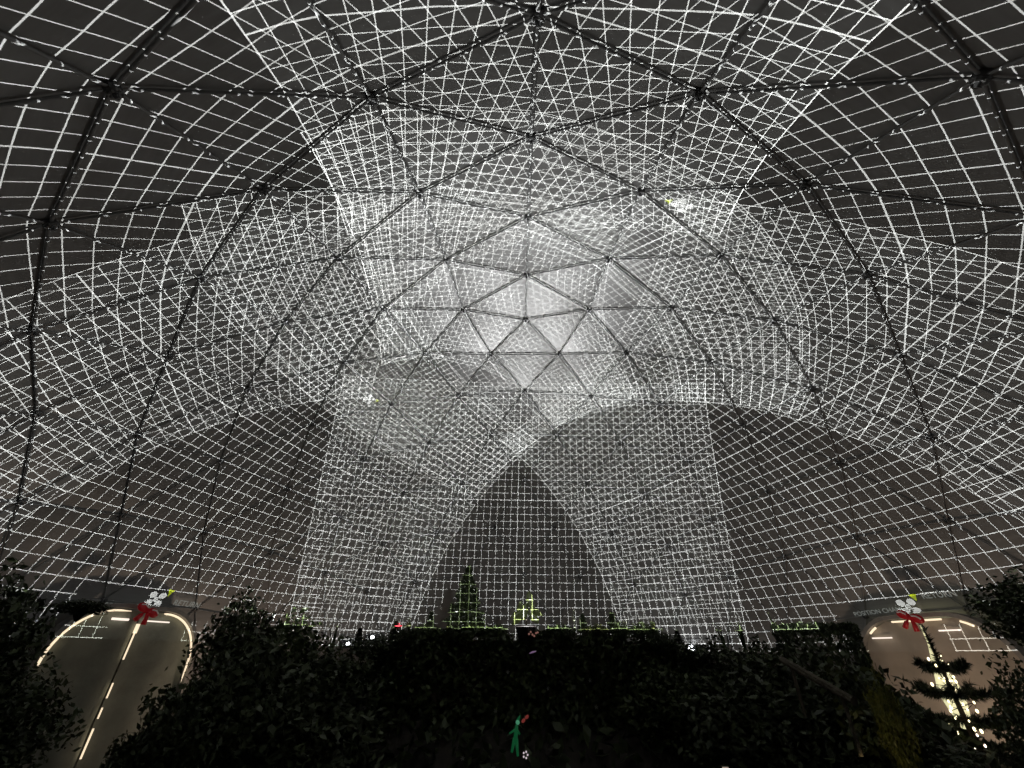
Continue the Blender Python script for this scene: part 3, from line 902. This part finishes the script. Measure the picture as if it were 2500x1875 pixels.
# red flower left of the bed, white flowers scattered over the hill
def flower(p, s, mat, label, group, name='flower', seed=0):
    t = thing(name, p, label, 'flower', group)
    rg = np.random.default_rng(seed)
    for k in range(6):
        a = k * math.pi / 3 + rg.random() * .3
        V = [(0, 0, 0), (s * .5 * math.cos(a - .4), -.02, s * .5 * math.sin(a - .4)), (s * math.cos(a), -.03 - s * .2 * rg.random(), s * math.sin(a)), (s * .5 * math.cos(a + .4), -.02, s * .5 * math.sin(a + .4))]
        link('petal', mesh_of('petal', V, [(0, 1, 2, 3)]), M[mat], t)
    b = MB(); b.tube([(0, .01, 0), (0, .06, -s * 1.6)], s * .06, 5); b.build('stalk', M['leaf_mid'], t)
flower(at(975, 1528, 9.3), .075, 'flower_red', 'red flower at the left end of the planter bed', 'flowers on the hill', seed=2)
fs = [(1338, 1680, 'between the bow ornament and the planter'), (1470, 1640, 'under the grass clumps at the right of the planter face'), (1440, 1660, 'just left of the flower under the right planter face'),
      (1210, 1735, 'left of the red bow ornament'), (1205, 1872, 'left of the pink-white blossom ornament'), (1130, 1850, 'at the bottom edge left of the green elf lamp'),
      (1722, 1822, 'on the wide dark shrub at lower right'), (1455, 1725, 'right of the red bow ornament'), (1240, 1640, 'below the pale leafed potted plant')]
for k, (px, py, w) in enumerate(fs):
    flower(at(px, py, 8.25), .035, 'flower_white', 'tiny white flower ' + w, 'flowers on the hill', seed=40 + k)

# ------------------------------------------------------------------ elf lamp; ornaments whose emission stands in for light falling on them
def glow(name, col, s): return principled(name, tuple(.6 * c + .05 for c in col), rough=.4, emit=col, estr=s)
M['elf'] = glow('green_lamp', (.02, .40, .13), .10); M['elf_hi'] = glow('pale_green_lamp', (.2, .8, .45), .22)
M['redglow'] = glow('red_glow', (.75, .12, .10), .16); M['blossom'] = glow('blossom_ornament', (1, .86, .9), .5); M['violet'] = glow('violet_glow', (.45, .28, .5), .30); M['peach'] = glow('peach_glow', (.75, .35, .28), .22)
p = at(1255, 1838, 8.28)
t = thing('elf_lamp', p, 'green glowing elf-shaped lamp with spread arms low on the hill', 'lamp', rot=(0, .12, 0))
for nm, pts, r, mt in (('body', [(0, 0, .14), (0, 0, .32)], [.034, .024], 'elf'), ('arm', [(0, 0, .28), (-.10, -.01, .21)], [.018, .012], 'elf'), ('arm', [(0, 0, .28), (.06, -.01, .22)], [.018, .012], 'elf'),
                       ('leg', [(-.015, 0, .16), (-.035, 0, .0)], [.028, .018], 'elf'), ('leg', [(.015, 0, .16), (.06, 0, -.03)], [.028, .016], 'elf'), ('hat', [(.01, 0, .385), (.04, 0, .45)], [.026, .005], 'elf')):
    b = MB(); b.tube([(x, y, z) for x, y, z in pts], r, 7); b.build(nm, M[mt], t, True)
b = MB(); b.ball((.01, -.01, .36), .032, 8, 5); b.build('head', M['elf_hi'], t, True)
p = at(1282, 1755, 8.28)
t = thing('bow_ornament', p, 'small red bow ornament above the green elf, given a glow to look lit', 'lamp', rot=(0, -.7, 0))
for sg in (-1, 1):
    b = MB(); b.ball((sg * .036, 0, 0), (.034, .02, .024), 8, 5); b.build('loop', M['redglow'], t, True)
p = at(1283, 1843, 8.2)
t = thing('blossom_ornament', p, 'pink-white blossom ornament at the foot of the green elf, given a glow to look lit', 'lamp')
for k in range(5):
    a = k * 1.2566; b = MB(); b.ball((.032 * math.cos(a), 0, .036 * math.sin(a)), (.014, .008, .014), 6, 4); b.build('petal', M['blossom'], t, True)
p = at(1300, 1592, 8.3)
t = thing('ribbon_ornament', p, 'violet ribbon ornament on the planter face below the potted plant, given a glow to look lit', 'lamp')
b = MB(); b.tube([(-.05, 0, -.02), (0, -.01, .0), (.06, 0, .012)], [.006, .016, .008], 6); b.build('ribbon', M['violet'], t, True)
p = at(1300, 1548, 8.35)
t = thing('garland_ornament', p, 'peach garland on the planter face beneath the potted plant, given a glow to look lit', 'lamp')
for k in range(6):
    b = MB(); b.ball((-.06 + .03 * k, 0, .03 * math.sin(k * 1.7)), .017, 6, 4); b.build('bead', M['peach'], t, True)

# timber handrail and a pale marker on the lower right of the hill
a0, a1 = at(1908, 1610, 7.9), at(2085, 1712, 7.0)
t = thing('handrail', a1 - np.array([0, 0, 1.2]), 'sloping timber handrail descending through the dark shrubs at right', 'handrail')
b = MB(); b.tube([a0 - (a1 - np.array([0, 0, 1.2])), np.array([0, 0, 1.2])], .045, 8); b.build('rail', M['wood'], t)
for f in (.15, .85):
    q = a0 + (a1 - a0) * f - (a1 - np.array([0, 0, 1.2])); b = MB(); b.tube([q, q - np.array([0, 0, .55])], .022, 6); b.build('post', M['wood'], t)
p = at(1768, 1870, 7.6)
t = thing('marker_post', p - np.array([0, 0, .5]), 'small pale marker post at the bottom edge right of the elf lamp', 'marker')
b = MB(); b.box((0, 0, .25), (.07, .05, .5)); b.build('stake', M['wood'], t)
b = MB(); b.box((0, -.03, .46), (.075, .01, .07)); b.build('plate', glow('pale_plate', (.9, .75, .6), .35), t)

# stake lamp that lights the yellow-green shrub from below
p = at(2120, 1930, 7.0)
t = thing('garden_lamp', p - np.array([0, 0, .35]), 'low stake lamp just below view lighting the yellow-green shrub', 'lamp')
b = MB(); b.tube([(0, 0, 0), (0, 0, .3)], .012, 6); b.build('stake', M['mast'], t)
b = MB(); b.tube([(0, 0, .28), (.03, .05, .38)], [.03, .05], 10, False); b.build('shade', M['black'], t)
L = bpy.data.lights.new('garden_bulb', 'SPOT'); L.energy = 3; L.color = (1, .78, .42); L.shadow_soft_size = .02; L.spot_size = 1.3; L.spot_blend = .6
lo = bpy.data.objects.new('garden_bulb', L); COL.objects.link(lo); lo.parent = t; lo.location = (.04, .07, .42)
d = Vector(tuple(at(2185, 1740, 7.9) - (p + np.array([.04, .07, .07])))).normalized(); lo.rotation_euler = d.to_track_quat('-Z', 'Y').to_euler()
